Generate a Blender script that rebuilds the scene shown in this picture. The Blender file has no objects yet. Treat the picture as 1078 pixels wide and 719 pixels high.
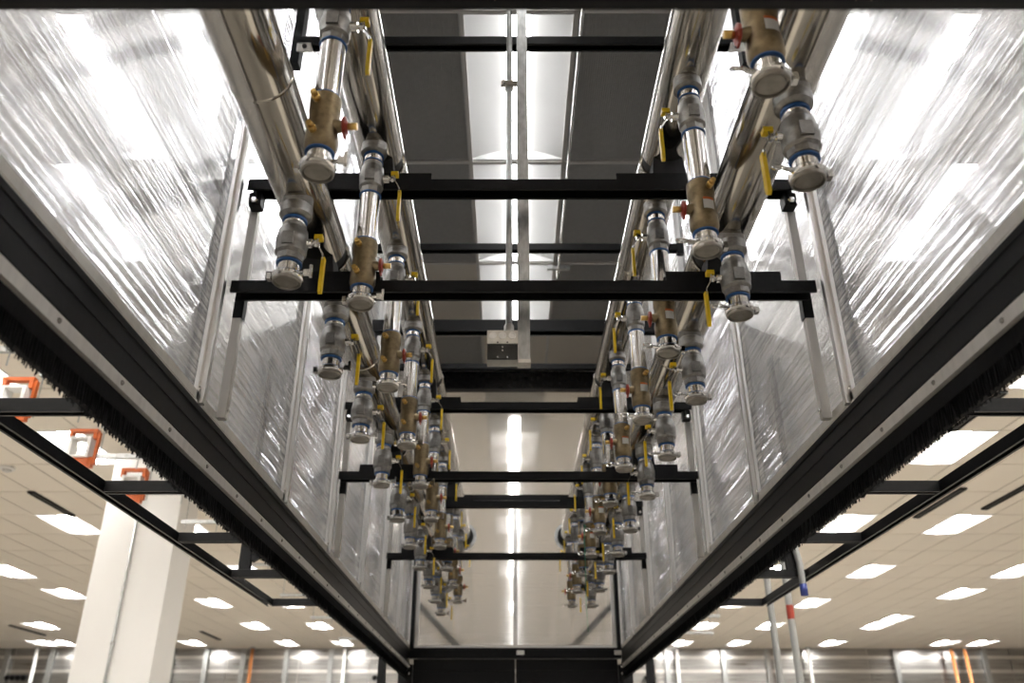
import bpy, bmesh, math, random
from mathutils import Vector, Matrix
random.seed(7)
R = math.radians
PI = math.pi
S = bpy.context.scene
C = S.collection

# ------------------------------------------------------------------ camera, world, exposure
cam_d = bpy.data.cameras.new('camera')
cam_d.sensor_width = 36.0
cam_d.lens = 29.79
cam_d.shift_x = 0.0009
cam_d.clip_start = 0.02
cam_d.dof.use_dof = True
cam_d.dof.focus_distance = 2.95
cam_d.dof.aperture_fstop = 2.8
cam = bpy.data.objects.new('camera', cam_d)
C.objects.link(cam)
cam.location = (-0.04, 0.0, 1.5)
cam.rotation_euler = (R(90 + 26.64), 0, 0)
S.camera = cam

w = bpy.data.worlds.new('world')
S.world = w
w.use_nodes = True
w.node_tree.nodes['Background'].inputs[0].default_value = (0.9, 0.92, 1.0, 1)
w.node_tree.nodes['Background'].inputs[1].default_value = 0.05

S.view_settings.view_transform = 'Standard'
S.view_settings.look = 'None'
S.view_settings.gamma = 1.0
S.view_settings.use_curve_mapping = False
S.view_settings.exposure = 0.0
S.cycles.max_bounces = 12
S.cycles.diffuse_bounces = 5
S.cycles.glossy_bounces = 5
S.cycles.transmission_bounces = 8
S.cycles.transparent_max_bounces = 16
S.cycles.sample_clamp_indirect = 6.0
S.cycles.caustics_reflective = False
S.cycles.caustics_refractive = False
S.cycles.use_denoising = True

LENS_OUT = 95.0      # radiance of the troffer lenses in the hall
LENS_IN = 20.0       # radiance of the troffer lenses in the aisle


# ------------------------------------------------------------------ materials
def nodes_of(name):
    m = bpy.data.materials.new(name)
    m.use_nodes = True
    nt = m.node_tree
    return m, nt, nt.nodes, nt.links


def pbr(name, col, rough=0.5, metal=0.0, var=0.12, scale=(20, 20, 20), bump=0.0, rvar=0.0, spec=0.5, var_col=None):
    """principled surface with procedural grain in colour, gloss and relief"""
    m, nt, N, L = nodes_of(name)
    b = N['Principled BSDF']
    b.inputs['Metallic'].default_value = metal
    b.inputs['Roughness'].default_value = rough
    b.inputs['Specular IOR Level'].default_value = spec
    geo = N.new('ShaderNodeTexCoord')
    mp = N.new('ShaderNodeMapping')
    mp.inputs['Scale'].default_value = scale
    no = N.new('ShaderNodeTexNoise')
    no.inputs['Scale'].default_value = 1.0
    no.inputs['Detail'].default_value = 4.0
    L.new(geo.outputs['Object'], mp.inputs[0])
    L.new(mp.outputs[0], no.inputs['Vector'])
    ra = N.new('ShaderNodeValToRGB')
    c2 = var_col or tuple(max(0.0, c * (1 - var)) for c in col)
    c1 = col if var_col else tuple(min(1.0, c * (1 + var)) for c in col)
    ra.color_ramp.elements[0].position = 0.3
    ra.color_ramp.elements[1].position = 0.7
    ra.color_ramp.elements[0].color = (*c2, 1)
    ra.color_ramp.elements[1].color = (*c1, 1)
    L.new(no.outputs['Fac'], ra.inputs[0])
    L.new(ra.outputs[0], b.inputs['Base Color'])
    if rvar:
        mr = N.new('ShaderNodeMapRange')
        mr.inputs['To Min'].default_value = max(0.02, rough - rvar)
        mr.inputs['To Max'].default_value = rough + rvar
        L.new(no.outputs['Fac'], mr.inputs['Value'])
        L.new(mr.outputs[0], b.inputs['Roughness'])
    if bump:
        bu = N.new('ShaderNodeBump')
        bu.inputs['Strength'].default_value = bump
        bu.inputs['Distance'].default_value = 0.004
        L.new(no.outputs['Fac'], bu.inputs['Height'])
        L.new(bu.outputs[0], b.inputs['Normal'])
    return m


def emit(name, col, strength):
    m, nt, N, L = nodes_of(name)
    N.remove(N['Principled BSDF'])
    e = N.new('ShaderNodeEmission')
    e.inputs[0].default_value = (*col, 1)
    e.inputs[1].default_value = strength
    L.new(e.outputs[0], N['Material Output'].inputs[0])
    return m


def flute(name, run, tilt_mid, tilt_fine, shares, rough, aniso=0.95, tint=(0.95, 0.95, 0.96), mid=(0.10, 55.0), fine=600.0, gloss_gain=0.6):
    """twin-wall polycarbonate, flutes running horizontally along `run`.
    The skin's normal is tipped up and down from flute to flute, so what lies behind is
    smeared across the flutes; shares = (clear, milky, mirror) fractions at normal view."""
    m, nt, N, L = nodes_of(name)
    N.remove(N['Principled BSDF'])
    out = N['Material Output']
    geo = N.new('ShaderNodeNewGeometry')

    def streak(a, b, detail):
        mp = N.new('ShaderNodeMapping')
        mp.inputs['Scale'].default_value = (0.0, a, b) if run == 'Y' else (a, 0.0, b)
        L.new(geo.outputs['Position'], mp.inputs[0])
        n = N.new('ShaderNodeTexNoise')
        n.inputs['Scale'].default_value = 1.0
        n.inputs['Detail'].default_value = detail
        n.inputs['Roughness'].default_value = 0.6
        L.new(mp.outputs[0], n.inputs['Vector'])
        return n.outputs['Fac']

    def math_(op, a, b):
        q = N.new('ShaderNodeMath')
        q.operation = op
        for k, v in enumerate((a, b)):
            if isinstance(v, (int, float)):
                q.inputs[k].default_value = v
            else:
                L.new(v, q.inputs[k])
        return q.outputs[0]
    sm = math_('ADD', math_('MULTIPLY', streak(mid[0], mid[1], 0.6), 0.62), math_('MULTIPLY', streak(mid[0] * 2.5, mid[1] * 3.3, 0.5), 0.38))
    sf = streak(0.5, fine, 0.6)
    tilt = math_('ADD', math_('MULTIPLY', math_('SUBTRACT', sm, 0.5), tilt_mid), math_('MULTIPLY', math_('SUBTRACT', sf, 0.5), tilt_fine))
    cx = N.new('ShaderNodeCombineXYZ')
    L.new(tilt, cx.inputs[2])
    va = N.new('ShaderNodeVectorMath')
    L.new(geo.outputs['Normal'], va.inputs[0])
    L.new(cx.outputs[0], va.inputs[1])
    vn = N.new('ShaderNodeVectorMath')
    vn.operation = 'NORMALIZE'
    L.new(va.outputs[0], vn.inputs[0])
    rf = N.new('ShaderNodeBsdfRefraction')
    rf.inputs['Color'].default_value = (*tint, 1)
    rf.inputs['Roughness'].default_value = 0.03
    rf.inputs['IOR'].default_value = 1.45
    L.new(vn.outputs[0], rf.inputs['Normal'])
    tp = N.new('ShaderNodeBsdfTransparent')
    tp.inputs[0].default_value = (*tint, 1)
    tl = N.new('ShaderNodeBsdfTranslucent')
    tl.inputs[0].default_value = (*tint, 1)
    clear, milky, mirror = shares
    m0 = N.new('ShaderNodeMixShader')
    m0.inputs[0].default_value = clear / (1.0 - milky - mirror)
    L.new(rf.outputs[0], m0.inputs[1])
    L.new(tp.outputs[0], m0.inputs[2])
    m1 = N.new('ShaderNodeMixShader')
    m1.inputs[0].default_value = milky / (1.0 - mirror)
    L.new(m0.outputs[0], m1.inputs[1])
    L.new(tl.outputs[0], m1.inputs[2])
    gl = N.new('ShaderNodeBsdfAnisotropic')
    gl.inputs['Color'].default_value = (0.95, 0.95, 0.95, 1)
    gl.inputs['Roughness'].default_value = rough
    gl.inputs['Anisotropy'].default_value = aniso
    tg = N.new('ShaderNodeCombineXYZ')
    (tg.inputs[1] if run == 'Y' else tg.inputs[0]).default_value = 1.0
    L.new(tg.outputs[0], gl.inputs['Tangent'])
    va2 = N.new('ShaderNodeVectorMath')
    va2.operation = 'SCALE'
    va2.inputs['Scale'].default_value = 0.16
    L.new(cx.outputs[0], va2.inputs[0])
    va3 = N.new('ShaderNodeVectorMath')
    L.new(geo.outputs['Normal'], va3.inputs[0])
    L.new(va2.outputs[0], va3.inputs[1])
    vn2 = N.new('ShaderNodeVectorMath')
    vn2.operation = 'NORMALIZE'
    L.new(va3.outputs[0], vn2.inputs[0])
    L.new(vn2.outputs[0], gl.inputs['Normal'])
    if mirror > 0:
        lw = N.new('ShaderNodeLayerWeight')
        lw.inputs[0].default_value = 0.5
        # some flutes are glossier than others
        kr = N.new('ShaderNodeMapRange')
        kr.inputs['From Min'].default_value = 0.38
        kr.inputs['From Max'].default_value = 0.62
        kr.inputs['To Min'].default_value = 0.45
        kr.inputs['To Max'].default_value = 1.45
        L.new(streak(mid[0] * 1.4, mid[1] * 2.4, 1.0), kr.inputs['Value'])
        fm = math_('MULTIPLY', math_('ADD', math_('MULTIPLY', math_('POWER', lw.outputs['Facing'], 4.0), gloss_gain), mirror), kr.outputs[0])
        fm = math_('MINIMUM', fm, 0.95)
        m2 = N.new('ShaderNodeMixShader')
        L.new(fm, m2.inputs[0])
        L.new(m1.outputs[0], m2.inputs[1])
        L.new(gl.outputs[0], m2.inputs[2])
        L.new(m2.outputs[0], out.inputs[0])
    else:
        L.new(m1.outputs[0], out.inputs[0])
    return m


M = {}
M['black'] = pbr('black_powder_coat', (0.0055, 0.0055, 0.006), 0.42, 0, 0.25, (60, 60, 60), 0.06, spec=0.16)
M['black_gloss'] = pbr('black_gloss_coat', (0.009, 0.009, 0.010), 0.22, 0, 0.2, (30, 30, 30), 0.02, spec=0.35)
M['rubber'] = pbr('black_rubber', (0.006, 0.006, 0.006), 0.7, 0, 0.2, (40, 40, 40), 0.1)
M['bristle'] = pbr('black_bristle', (0.0045, 0.0045, 0.005), 0.7, 0, 0.4, (200, 200, 20), 0.1, spec=0.12)
M['alu'] = pbr('mill_aluminium', (0.84, 0.83, 0.82), 0.34, 1, 0.05, (40, 40, 2), 0.02, 0.06)
M['alu_dull'] = pbr('dull_aluminium', (0.66, 0.64, 0.61), 0.5, 0.75, 0.08, (40, 40, 2), 0.02, 0.05)
M['steel'] = pbr('polished_stainless', (0.47, 0.44, 0.39), 0.14, 1, 0.10, (9, 1.2, 9), 0.03, 0.05)
M['tube'] = pbr('bright_stainless_tube', (0.62, 0.60, 0.57), 0.13, 1, 0.06, (60, 60, 4), 0.01, 0.03)
M['cast'] = pbr('cast_stainless', (0.22, 0.21, 0.195), 0.40, 1, 0.2, (70, 70, 70), 0.14, 0.08)
M['chrome'] = pbr('polished_clamp_steel', (0.66, 0.65, 0.63), 0.12, 1, 0.05, (50, 50, 50), 0.02, 0.03)
M['capface'] = pbr('satin_steel_cap', (0.27, 0.25, 0.22), 0.34, 1, 0.14, (45, 45, 45), 0.05, 0.06)
M['brass'] = pbr('cast_bronze', (0.19, 0.145, 0.085), 0.40, 1, 0.25, (60, 60, 60), 0.18, 0.08)
M['gold'] = pbr('yellow_brass', (0.52, 0.34, 0.11), 0.28, 1, 0.12, (80, 80, 80), 0.05)
M['blue'] = pbr('blue_gasket', (0.015, 0.085, 0.26), 0.5, 0, 0.1, (80, 80, 80))
M['yellow'] = pbr('yellow_vinyl', (0.86, 0.58, 0.012), 0.42, 0, 0.06, (60, 60, 60))
M['red'] = pbr('red_plastic', (0.30, 0.03, 0.012), 0.45, 0, 0.15, (60, 60, 60))
M['orange'] = pbr('orange_paint', (0.58, 0.11, 0.008), 0.45, 0, 0.08, (30, 30, 30))
M['orange_pipe'] = pbr('orange_conduit', (0.62, 0.25, 0.09), 0.5, 0, 0.1, (10, 10, 3))
M['galv'] = pbr('galvanized_steel', (0.52, 0.53, 0.53), 0.42, 1, 0.22, (55, 55, 25), 0.05, 0.1)
M['pole'] = pbr('grey_painted_pole', (0.30, 0.30, 0.29), 0.5, 0, 0.08, (10, 10, 4))
M['box'] = pbr('zinc_box', (0.70, 0.68, 0.64), 0.4, 1, 0.1, (50, 50, 50), 0.04, 0.06)
M['boxdark'] = pbr('dark_plate', (0.02, 0.02, 0.018), 0.4, 0, 0.3, (40, 40, 40))
M['white'] = pbr('white_plastic', (0.80, 0.79, 0.77), 0.4, 0, 0.03, (20, 20, 20))
M['paper'] = pbr('white_label', (0.80, 0.78, 0.74), 0.6, 0, 0.03, (40, 40, 40))
M['column'] = pbr('white_painted_plaster', (0.86, 0.845, 0.825), 0.55, 0, 0.015, (3, 3, 1), 0.02)
M['tile'] = pbr('ceiling_tile_board', (0.90, 0.835, 0.74), 0.85, 0, 0.04, (90, 90, 90), 0.15)
M['tee'] = pbr('white_tee_grid', (0.80, 0.77, 0.73), 0.5, 0, 0.03, (10, 10, 10))
M['tee_hall_shade'] = pbr('hall_tee_grid_shade', (0.34, 0.30, 0.25), 0.6, 0, 0.03, (10, 10, 10))  # darker copy of the tees, thin shadow lines put into the colour
M['dark_gap'] = pbr('ceiling_void', (0.16, 0.145, 0.125), 0.9, 0, 0.1, (2, 2, 2))
M['plenum'] = pbr('dark_plenum', (0.05, 0.049, 0.048), 0.9, 0, 0.1, (2, 2, 2))
M['crate'] = pbr('grey_egg_crate', (0.62, 0.61, 0.59), 0.5, 0, 0.05, (30, 30, 30))
M['reflector'] = pbr('white_enamel', (0.86, 0.86, 0.86), 0.5, 0, 0.02, (4, 4, 4))
M['lens_out'] = emit('lit_lens_hall', (1.0, 0.975, 0.93), LENS_OUT)
M['lens_in'] = emit('lit_lens_aisle', (1.0, 0.985, 0.96), LENS_IN)
M['floor'] = pbr('light_floor', (0.53, 0.50, 0.455), 0.4, 0, 0.06, (1.2, 1.2, 1.2))
M['added_floor_tile'] = pbr('added_dark_tile', (0.15, 0.14, 0.125), 0.45, 0, 0.15, (9, 9, 9), 0.02)  # unseen tiles, added dark to cut the light bounced onto the metal
M['hall_wall'] = pbr('hall_wall_paint', (0.62, 0.60, 0.57), 0.7, 0, 0.03, (1, 1, 1))
M['sheet'] = pbr('silver_sheet', (0.42, 0.41, 0.40), 0.30, 1, 0.22, (0.8, 1, 16), 0.1, 0.08)
M['sheet_band'] = pbr('bright_girt', (0.80, 0.78, 0.75), 0.34, 1, 0.1, (1.2, 1, 6), 0.03)
M['green'] = pbr('green_cord', (0.03, 0.22, 0.12), 0.6, 0, 0.1, (50, 50, 50))
M['blue_tape'] = pbr('blue_tape', (0.03, 0.05, 0.25), 0.5, 0, 0.1, (50, 50, 50))
M['poly_in'] = flute('polycarbonate_inner_skin', 'Y', 3.2, 1.0, (0.24, 0.05, 0.27), 0.22, aniso=0.8, tint=(0.75, 0.765, 0.80))
M['poly_out'] = flute('polycarbonate_outer_skin', 'Y', 0.0, 0.0, (0.50, 0.12, 0.0), 0.4, tint=(0.75, 0.765, 0.80))
M['end_in'] = flute('end_sheet_inner_skin', 'X', 0.7, 0.9, (0.30, 0.06, 0.30), 0.26, aniso=0.85, tint=(0.88, 0.87, 0.865))
M['end_out'] = flute('end_sheet_outer_skin', 'X', 0.0, 0.0, (0.40, 0.30, 0.0), 0.4, tint=(0.88, 0.87, 0.865))


# ------------------------------------------------------------------ mesh helpers
class MB:
    """collects solids into one mesh"""
    def __init__(self):
        self.bm = bmesh.new()
        self.mi = 0
        self.keep = False

    def face(self, vs, smooth=False):
        try:
            f = self.bm.faces.new(vs)
        except ValueError:
            return None
        f.smooth = smooth
        f.material_index = self.mi
        return f

    def box(self, x0, x1, y0, y1, z0, z1, mat=None):
        v = [Vector((x, y, z)) for x in (x0, x1) for y in (y0, y1) for z in (z0, z1)]
        if mat is not None:
            v = [mat @ p for p in v]
        v = [self.bm.verts.new(p) for p in v]
        for q in ((0, 1, 3, 2), (4, 6, 7, 5), (0, 4, 5, 1), (2, 3, 7, 6), (0, 2, 6, 4), (1, 5, 7, 3)):
            self.face([v[i] for i in q])
        return self

    def lathe(self, prof, seg=20, p=(0, 0, 0), ax=(0, 0, 1), caps=True, smooth=True):
        """prof: list of (radius, height along ax)"""
        q = Vector((0, 0, 1)).rotation_difference(Vector(ax).normalized())
        p = Vector(p)
        rings = []
        for r, h in prof:
            rings.append([self.bm.verts.new(p + q @ Vector((r * math.cos(2 * PI * k / seg), r * math.sin(2 * PI * k / seg), h))) for k in range(seg)])
        for a, b in zip(rings, rings[1:]):
            for k in range(seg):
                self.face([a[k], a[(k + 1) % seg], b[(k + 1) % seg], b[k]], smooth)
        if caps:
            self.face(list(reversed(rings[0])))
            self.face(rings[-1])
        return self

    def cyl(self, a, b, r, seg=14, r2=None):
        a, b = Vector(a), Vector(b)
        d = b - a
        return self.lathe([(r, 0), (r if r2 is None else r2, d.length)], seg, a, d)

    def prism(self, poly, axis, a, b, mat=None):
        """2-D polygon extruded along axis; poly in the other two axes' order"""
        def P(t, u, v):
            p = {'X': (t, u, v), 'Y': (u, t, v), 'Z': (u, v, t)}[axis]
            return mat @ Vector(p) if mat is not None else Vector(p)
        A = [self.bm.verts.new(P(a, *q)) for q in poly]
        B = [self.bm.verts.new(P(b, *q)) for q in poly]
        n = len(poly)
        for k in range(n):
            self.face([A[k], A[(k + 1) % n], B[(k + 1) % n], B[k]])
        self.face(list(reversed(A)))
        self.face(B)
        return self

    def tube(self, pts, r, seg=10):
        pts = [Vector(p) for p in pts]
        rings = []
        for i, p in enumerate(pts):
            t = (pts[min(i + 1, len(pts) - 1)] - pts[max(i - 1, 0)]).normalized()
            q = Vector((0, 0, 1)).rotation_difference(t)
            rings.append([self.bm.verts.new(p + q @ Vector((r * math.cos(2 * PI * k / seg), r * math.sin(2 * PI * k / seg), 0))) for k in range(seg)])
        for a, b in zip(rings, rings[1:]):
            for k in range(seg):
                self.face([a[k], a[(k + 1) % seg], b[(k + 1) % seg], b[k]], True)
        self.face(list(reversed(rings[0])))
        self.face(rings[-1])
        return self

    def build(self, name, mats, parent=None, loc=None):
        if not self.keep:
            bmesh.ops.recalc_face_normals(self.bm, faces=self.bm.faces[:])
        for e in self.bm.edges:
            if len(e.link_faces) == 2 and e.calc_face_angle(0.0) > 0.62:
                e.smooth = False
        me = bpy.data.meshes.new(name)
        self.bm.to_mesh(me)
        self.bm.free()
        for m in (mats if isinstance(mats, (list, tuple)) else [mats]):
            me.materials.append(m)
        o = bpy.data.objects.new(name, me)
        C.objects.link(o)
        if parent is not None:
            o.parent = parent
        if loc is not None:
            o.location = loc
        return o


def tag(o, label, cat, group=None):
    o['label'] = label
    o['category'] = cat
    if group:
        o['group'] = group
    return o


def thing(name, loc, label, cat, group=None):
    o = bpy.data.objects.new(name, None)
    o.empty_display_size = 0.1
    C.objects.link(o)
    o.location = loc
    return tag(o, label, cat, group)


def structure(o):
    o['kind'] = 'structure'
    return o


def instance(src, parent=None, loc=None, name=None):
    c = src.copy()
    C.objects.link(c)
    c.parent = parent
    if loc is not None:
        c.location = loc
    return c


def copy_tree(src, kids, loc, label):
    """copy of a thing, its parts and their sub-parts"""
    r = src.copy()
    C.objects.link(r)
    r.location = loc
    r['label'] = label

    def down(a, b):
        for ch in kids.get(a.name, ()):
            c = ch.copy()
            C.objects.link(c)
            c.parent = b
            down(ch, c)
    down(src, r)
    return r


def family(root):
    kids = {}
    for o in C.objects:
        if o.parent is not None:
            kids.setdefault(o.parent.name, []).append(o)
    return kids


def channel(open_to, w_, h, lip=0.010, t=0.0028):
    """strut channel section: width along first axis, height along second, slot open downward ('-') or upward ('+')"""
    a, b = w_ / 2, h
    p = [(-a, b), (a, b), (a, 0), (a - lip, 0), (a - lip, t), (a - t, t), (a - t, b - t), (-a + t, b - t), (-a + t, t), (-a + lip, t), (-a + lip, 0), (-a, 0)]
    if open_to == '+':
        p = [(x, h - z) for x, z in p]
    return p


ORD = ['nearest', 'second', 'third', 'fourth', 'fifth', 'sixth', 'seventh', 'eighth', 'ninth', 'tenth', 'eleventh', 'twelfth', 'thirteenth']

# ------------------------------------------------------------------ hall shell
ZC = 5.08
YB = 30.4
XW = 19.2
YF = -9.0
o = MB().box(-XW, XW, YF, YB, -0.1, 0).build('floor', M['floor']); structure(o)
ft = None  # dark tiles added under the pod, out of view, against upward bounce
for i in range(-4, 4):
    for j in range(-3, 15):
        x, y = (i + 0.5) * 0.6, (j + 0.5) * 0.6
        if ft is None:
            ft = MB().box(-0.298, 0.298, -0.298, 0.298, 0.001, 0.006).build('added_floor_tile', M['added_floor_tile'], o)
            ft.location = (x, y, 0)
        else:
            instance(ft, o, (x, y, 0))
ceil = MB().box(-XW, XW, YF, YB, ZC + 0.14, ZC + 0.24).build('ceiling', M['dark_gap']); structure(ceil)
for nm, a in (('wall_left', (-XW - 0.1, -XW, YF, YB)), ('wall_right', (XW, XW + 0.1, YF, YB)), ('wall_front', (-XW, XW, YF - 0.1, YF))):
    structure(MB().box(*a, 0, ZC + 0.24).build(nm, M['hall_wall']))

wb = MB().box(-XW, XW, YB + 0.03, YB + 0.15, 0, ZC + 0.24).build('wall_back', M['hall_wall']); structure(wb)
pan = None
for k in range(16):
    x0 = -XW + k * 2.4
    if pan is None:
        pan = MB().box(0.02, 2.38, -0.03, 0.0, 0.0, ZC).build('panel', M['sheet'], wb)
        pan.location = (x0, YB, 0)
    else:
        instance(pan, wb, (x0, YB, 0))
band = MB().box(-XW, XW, -0.06, -0.03, 0, 0.11).build('girt', M['sheet_band'], wb)
band.location = (0, YB, 4.74)
instance(band, wb, (0, YB, 4.30))
instance(band, wb, (0, YB, 3.86))
stud = MB().prism(channel('+', 0.16, 0.10, 0.03, 0.01), 'Z', 0, ZC - 0.02).build('stud', M['galv'], wb)
xs = [-17.0, -15.5, -11.45, -10.3, -9.05, -7.6, -6.1, 5.2, 7.1, 8.6, 12.9, 15.9]
for i, x in enumerate(xs):
    if i == 0:
        stud.location = (x, YB - 0.18, 0)
    else:
        instance(stud, wb, (x, YB - 0.18, 0))

# suspended ceiling: cells 0.61 x 1.257, fixtures and grilles take some of the cells
CX, CY, Y0 = 0.61, 1.257, 4.48


def cell(i, j):
    return (i * CX, Y0 + (j + 0.5) * CY)


lights_seen = {-1: [(9, 2), (9, 4), (9, 7), (12, 7), (9, 10), (17, 10), (17, 12), (9, 13), (12, 13), (12, 16), (9, 16), (22, 16), (25, 19), (24, 19), (17, 19), (12, 19), (9, 19)],
               1: [(9, 2), (9, 4), (9, 7), (12, 7), (9, 10), (12, 10), (17, 10), (17, 12), (9, 13), (12, 13), (17, 15), (17, 16), (12, 16), (9, 16), (12, 19), (17, 19), (23, 19), (25, 19), (9, 19)]}
lights_unseen = [(c, r) for c in (5, 9, 13, 18) for r in (-9, -6, -3, 0)] + [(3, -4), (3, -3), (4, -2), (3, -1), (4, -1), (3, 0)]  # unseen troffers; the columns beside the pod are added to whiten its walls
fix_cells = {}
for s in (-1, 1):
    for c, r in lights_seen[s]:
        fix_cells[(s * c, r)] = 'seen'
    for c, r in lights_unseen:
        fix_cells[(s * c, r)] = 'unseen'
aisle_lights = [(0, 0), (0, 1), (0, -1), (0, -2)]
beyond_lights = [(0, 4), (0, 7), (0, 10)]
grilles = [(-1, 0), (1, 0), (1, 1), (-1, 2), (0, 3), (-1, -1), (1, -1)]
taken = set(fix_cells) | set(aisle_lights) | set(beyond_lights) | set(grilles)

f_px, th = 892.0, R(26.64)


def proj(x, y, z):
    X, Y, Z = x + 0.04, y, z - 1.5
    d = Y * math.cos(th) + Z * math.sin(th)
    return 538 + f_px * X / d, 359.5 - f_px * (-Y * math.sin(th) + Z * math.cos(th)) / d, d


tiles = []
for i in range(-31, 32):
    for j in range(-10, 21):
        if (i, j) in taken:
            continue
        x, y = cell(i, j)
        if y - CY / 2 < YF or y > YB:
            continue
        near = False
        if y > 2.6:
            u, v, d = proj(x, y, ZC)
            inside = abs(i) <= 1 and 0 <= j <= 3
            if inside or (abs(x) > 4.7 and -30 < u < 1108 and v > 330):
                near = True
                key = -1 if inside else d
        tiles.append((key if near else 1e9, i, j, x, y))
tiles.sort()
near = [t for t in tiles if t[0] < 1e8][:296]
keyset = set((t[1], t[2]) for t in near)
tile0 = None
for _, i, j, x, y in near:
    if tile0 is None:
        tile0 = MB().box(-0.294, 0.294, -0.617, 0.617, 0, 0.018).build('ceiling_tile', M['tile'], ceil)
        tile0.location = (x, y, ZC)
    else:
        instance(tile0, ceil, (x, y, ZC))
mb = MB()
for _, i, j, x, y in tiles:
    if (i, j) not in keyset:
        mb.box(x - 0.294, x + 0.294, y - 0.617, min(y + 0.617, YB - 0.01), ZC, ZC + 0.018)
o = mb.build('far_tile', M['tile'], ceil); o['kind'] = 'stuff'
mb = MB()
for i in range(-31, 32):
    x = (i + 0.5) * CX
    if abs(x) < XW and abs(i + 0.5) > 2:
        mb.box(x - 0.008, x + 0.008, YF + 0.01, YB - 0.01, ZC + 0.006, ZC + 0.016)
for j in range(-9, 21):
    y = Y0 + j * CY
    mb.box(-XW + 0.01, XW - 0.01, y - 0.008, y + 0.008, ZC + 0.007, ZC + 0.017)
o = mb.build('tee_grid', M['tee_hall_shade'], ceil); o['kind'] = 'stuff'
for k, x in enumerate((-0.915, -0.305, 0.305, 0.915)):
    mb = MB()
    if abs(x) < 0.5:
        mb.box(x - 0.012, x + 0.012, 0.9, 8.2, ZC - 0.012, ZC - 0.001)
        mb.box(x - 0.004, x + 0.004, 0.9, 8.2, ZC - 0.001, ZC + 0.028)
    else:
        mb.box(x - 0.012, x + 0.012, 0.9, 8.2, ZC - 0.006, ZC - 0.001)
    mb.build('tee_bar', M['tee'], ceil)
for j in range(-2, 4):
    MB().box(-0.93, 0.93, Y0 + j * CY - 0.012, Y0 + j * CY + 0.012, ZC - 0.013, ZC - 0.0015).build('cross_tee', M['tee'], ceil)


# troffers
def troffer(name, lens_mat, label, group, loc):
    t = thing(name, loc, label, 'ceiling light', group)
    # concave enamel reflector, open towards the floor
    mb = MB()
    L2 = 0.600
    prof = []
    for k in range(9):
        a = k / 8.0
        prof.append((-0.292 + 0.222 * a, 0.004 + 0.062 * math.sin(a * PI / 2)))
    prof += [(-0.07, 0.085), (0.07, 0.085)] + [(-x, z) for x, z in reversed(prof)]
    n = len(prof)
    A = [mb.bm.verts.new((x, -L2, z)) for x, z in prof]
    B = [mb.bm.verts.new((x, L2, z)) for x, z in prof]
    for k in range(n - 1):
        mb.face([A[k], A[k + 1], B[k + 1], B[k]], True)
    for ring, sgn in ((A, -1), (B, 1)):
        mb.face(ring)
    top = [mb.bm.verts.new(p) for p in ((-0.292, -L2, 0.1), (0.292, -L2, 0.1), (0.292, L2, 0.1), (-0.292, L2, 0.1))]
    mb.face(top)
    mb.build('reflector', M['reflector'], t)
    mb = MB()
    for s in (-1, 1):
        mb.box(min(s * 0.304, s * 0.292), max(s * 0.304, s * 0.292), -0.622, 0.622, -0.004, 0.012)
        mb.box(-0.292, 0.292, min(s * 0.622, s * 0.6), max(s * 0.622, s * 0.6), -0.004, 0.012)
    mb.build('rim', M['reflector'], t)
    # half-round lens down the middle
    mb = MB()
    pr = [(0.068 * math.cos(PI * k / 10), 0.075 - 0.045 * math.sin(PI * k / 10)) for k in range(11)]
    mb.prism(pr, 'Y', -0.585, 0.585)
    mb.build('lens', lens_mat, t)
    return t


protoL = None
kidsL = None
side_word = {-1: 'left', 1: 'right'}
count = {}
for s in (-1, 1):
    cols = { 9: 'first', 12: 'second', 13: 'second', 17: 'third', 18: 'third', 22: 'fourth', 23: 'fourth', 24: 'fifth', 25: 'outermost'}
    rows = sorted(set(r for c, r in lights_seen[s]))
    for c, r in lights_seen[s] + lights_unseen:
        seen = (c, r) in lights_seen[s]
        x, y = cell(s * c, r)
        if seen:
            lab = 'lit recessed troffer %s of the pod, %s row back, %s column out' % (side_word[s], ORD[rows.index(r)], cols[c])
            g = 'hall ceiling lights %s of the pod' % side_word[s]
        else:
            lab = 'recessed troffer %s of the pod, column %s, %s' % (
                side_word[s], {3: 'added against the wall', 4: 'added one tile off', 5: 'closest in', 9: 'second out', 13: 'third out', 18: 'fourth out'}[c],
                {-9: 'far behind the camera', -6: 'behind the camera', -3: 'level with the doorway', -4: 'behind the camera, near', -2: 'ahead of the doorway', -1: 'at the first wall panel', 0: 'beside the first wall panel', 2: 'beside the second panel', 4: 'beside the fifth panel', 6: 'beside the pod end', 8: 'past the pod end'}[r])
            g = 'hall ceiling lights hidden by the pod %s' % side_word[s]
        if protoL is None:
            protoL = troffer('ceiling_light', M['lens_out'], lab, g, (x, y, ZC))
            kidsL = family(protoL)
        else:
            n = copy_tree(protoL, kidsL, (x, y, ZC), lab)
            n['group'] = g
for (i, j), wd in zip(beyond_lights, ('nearest of three', 'middle of three', 'farthest of three')):
    n = copy_tree(protoL, kidsL, (*cell(i, j), ZC), 'lit troffer glowing through the far end wall, straight behind it, ' + wd)
    n['group'] = 'hall ceiling lights straight behind the end wall'
protoI = None
for (i, j), lab in zip(aisle_lights, ('lit aisle troffer over the first cross beams, second from the pod end', 'lit aisle troffer nearest the pod end, behind hanging strut', 'lit aisle troffer just inside the doorway header', 'lit aisle troffer directly over the doorway')):
    x, y = cell(i, j)
    if protoI is None:
        protoI = troffer('aisle_light', M['lens_in'], lab, 'ceiling lights inside the pod', (x, y, ZC))
        kI = family(protoI)
    else:
        copy_tree(protoI, kI, (x, y, ZC), lab)

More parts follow.
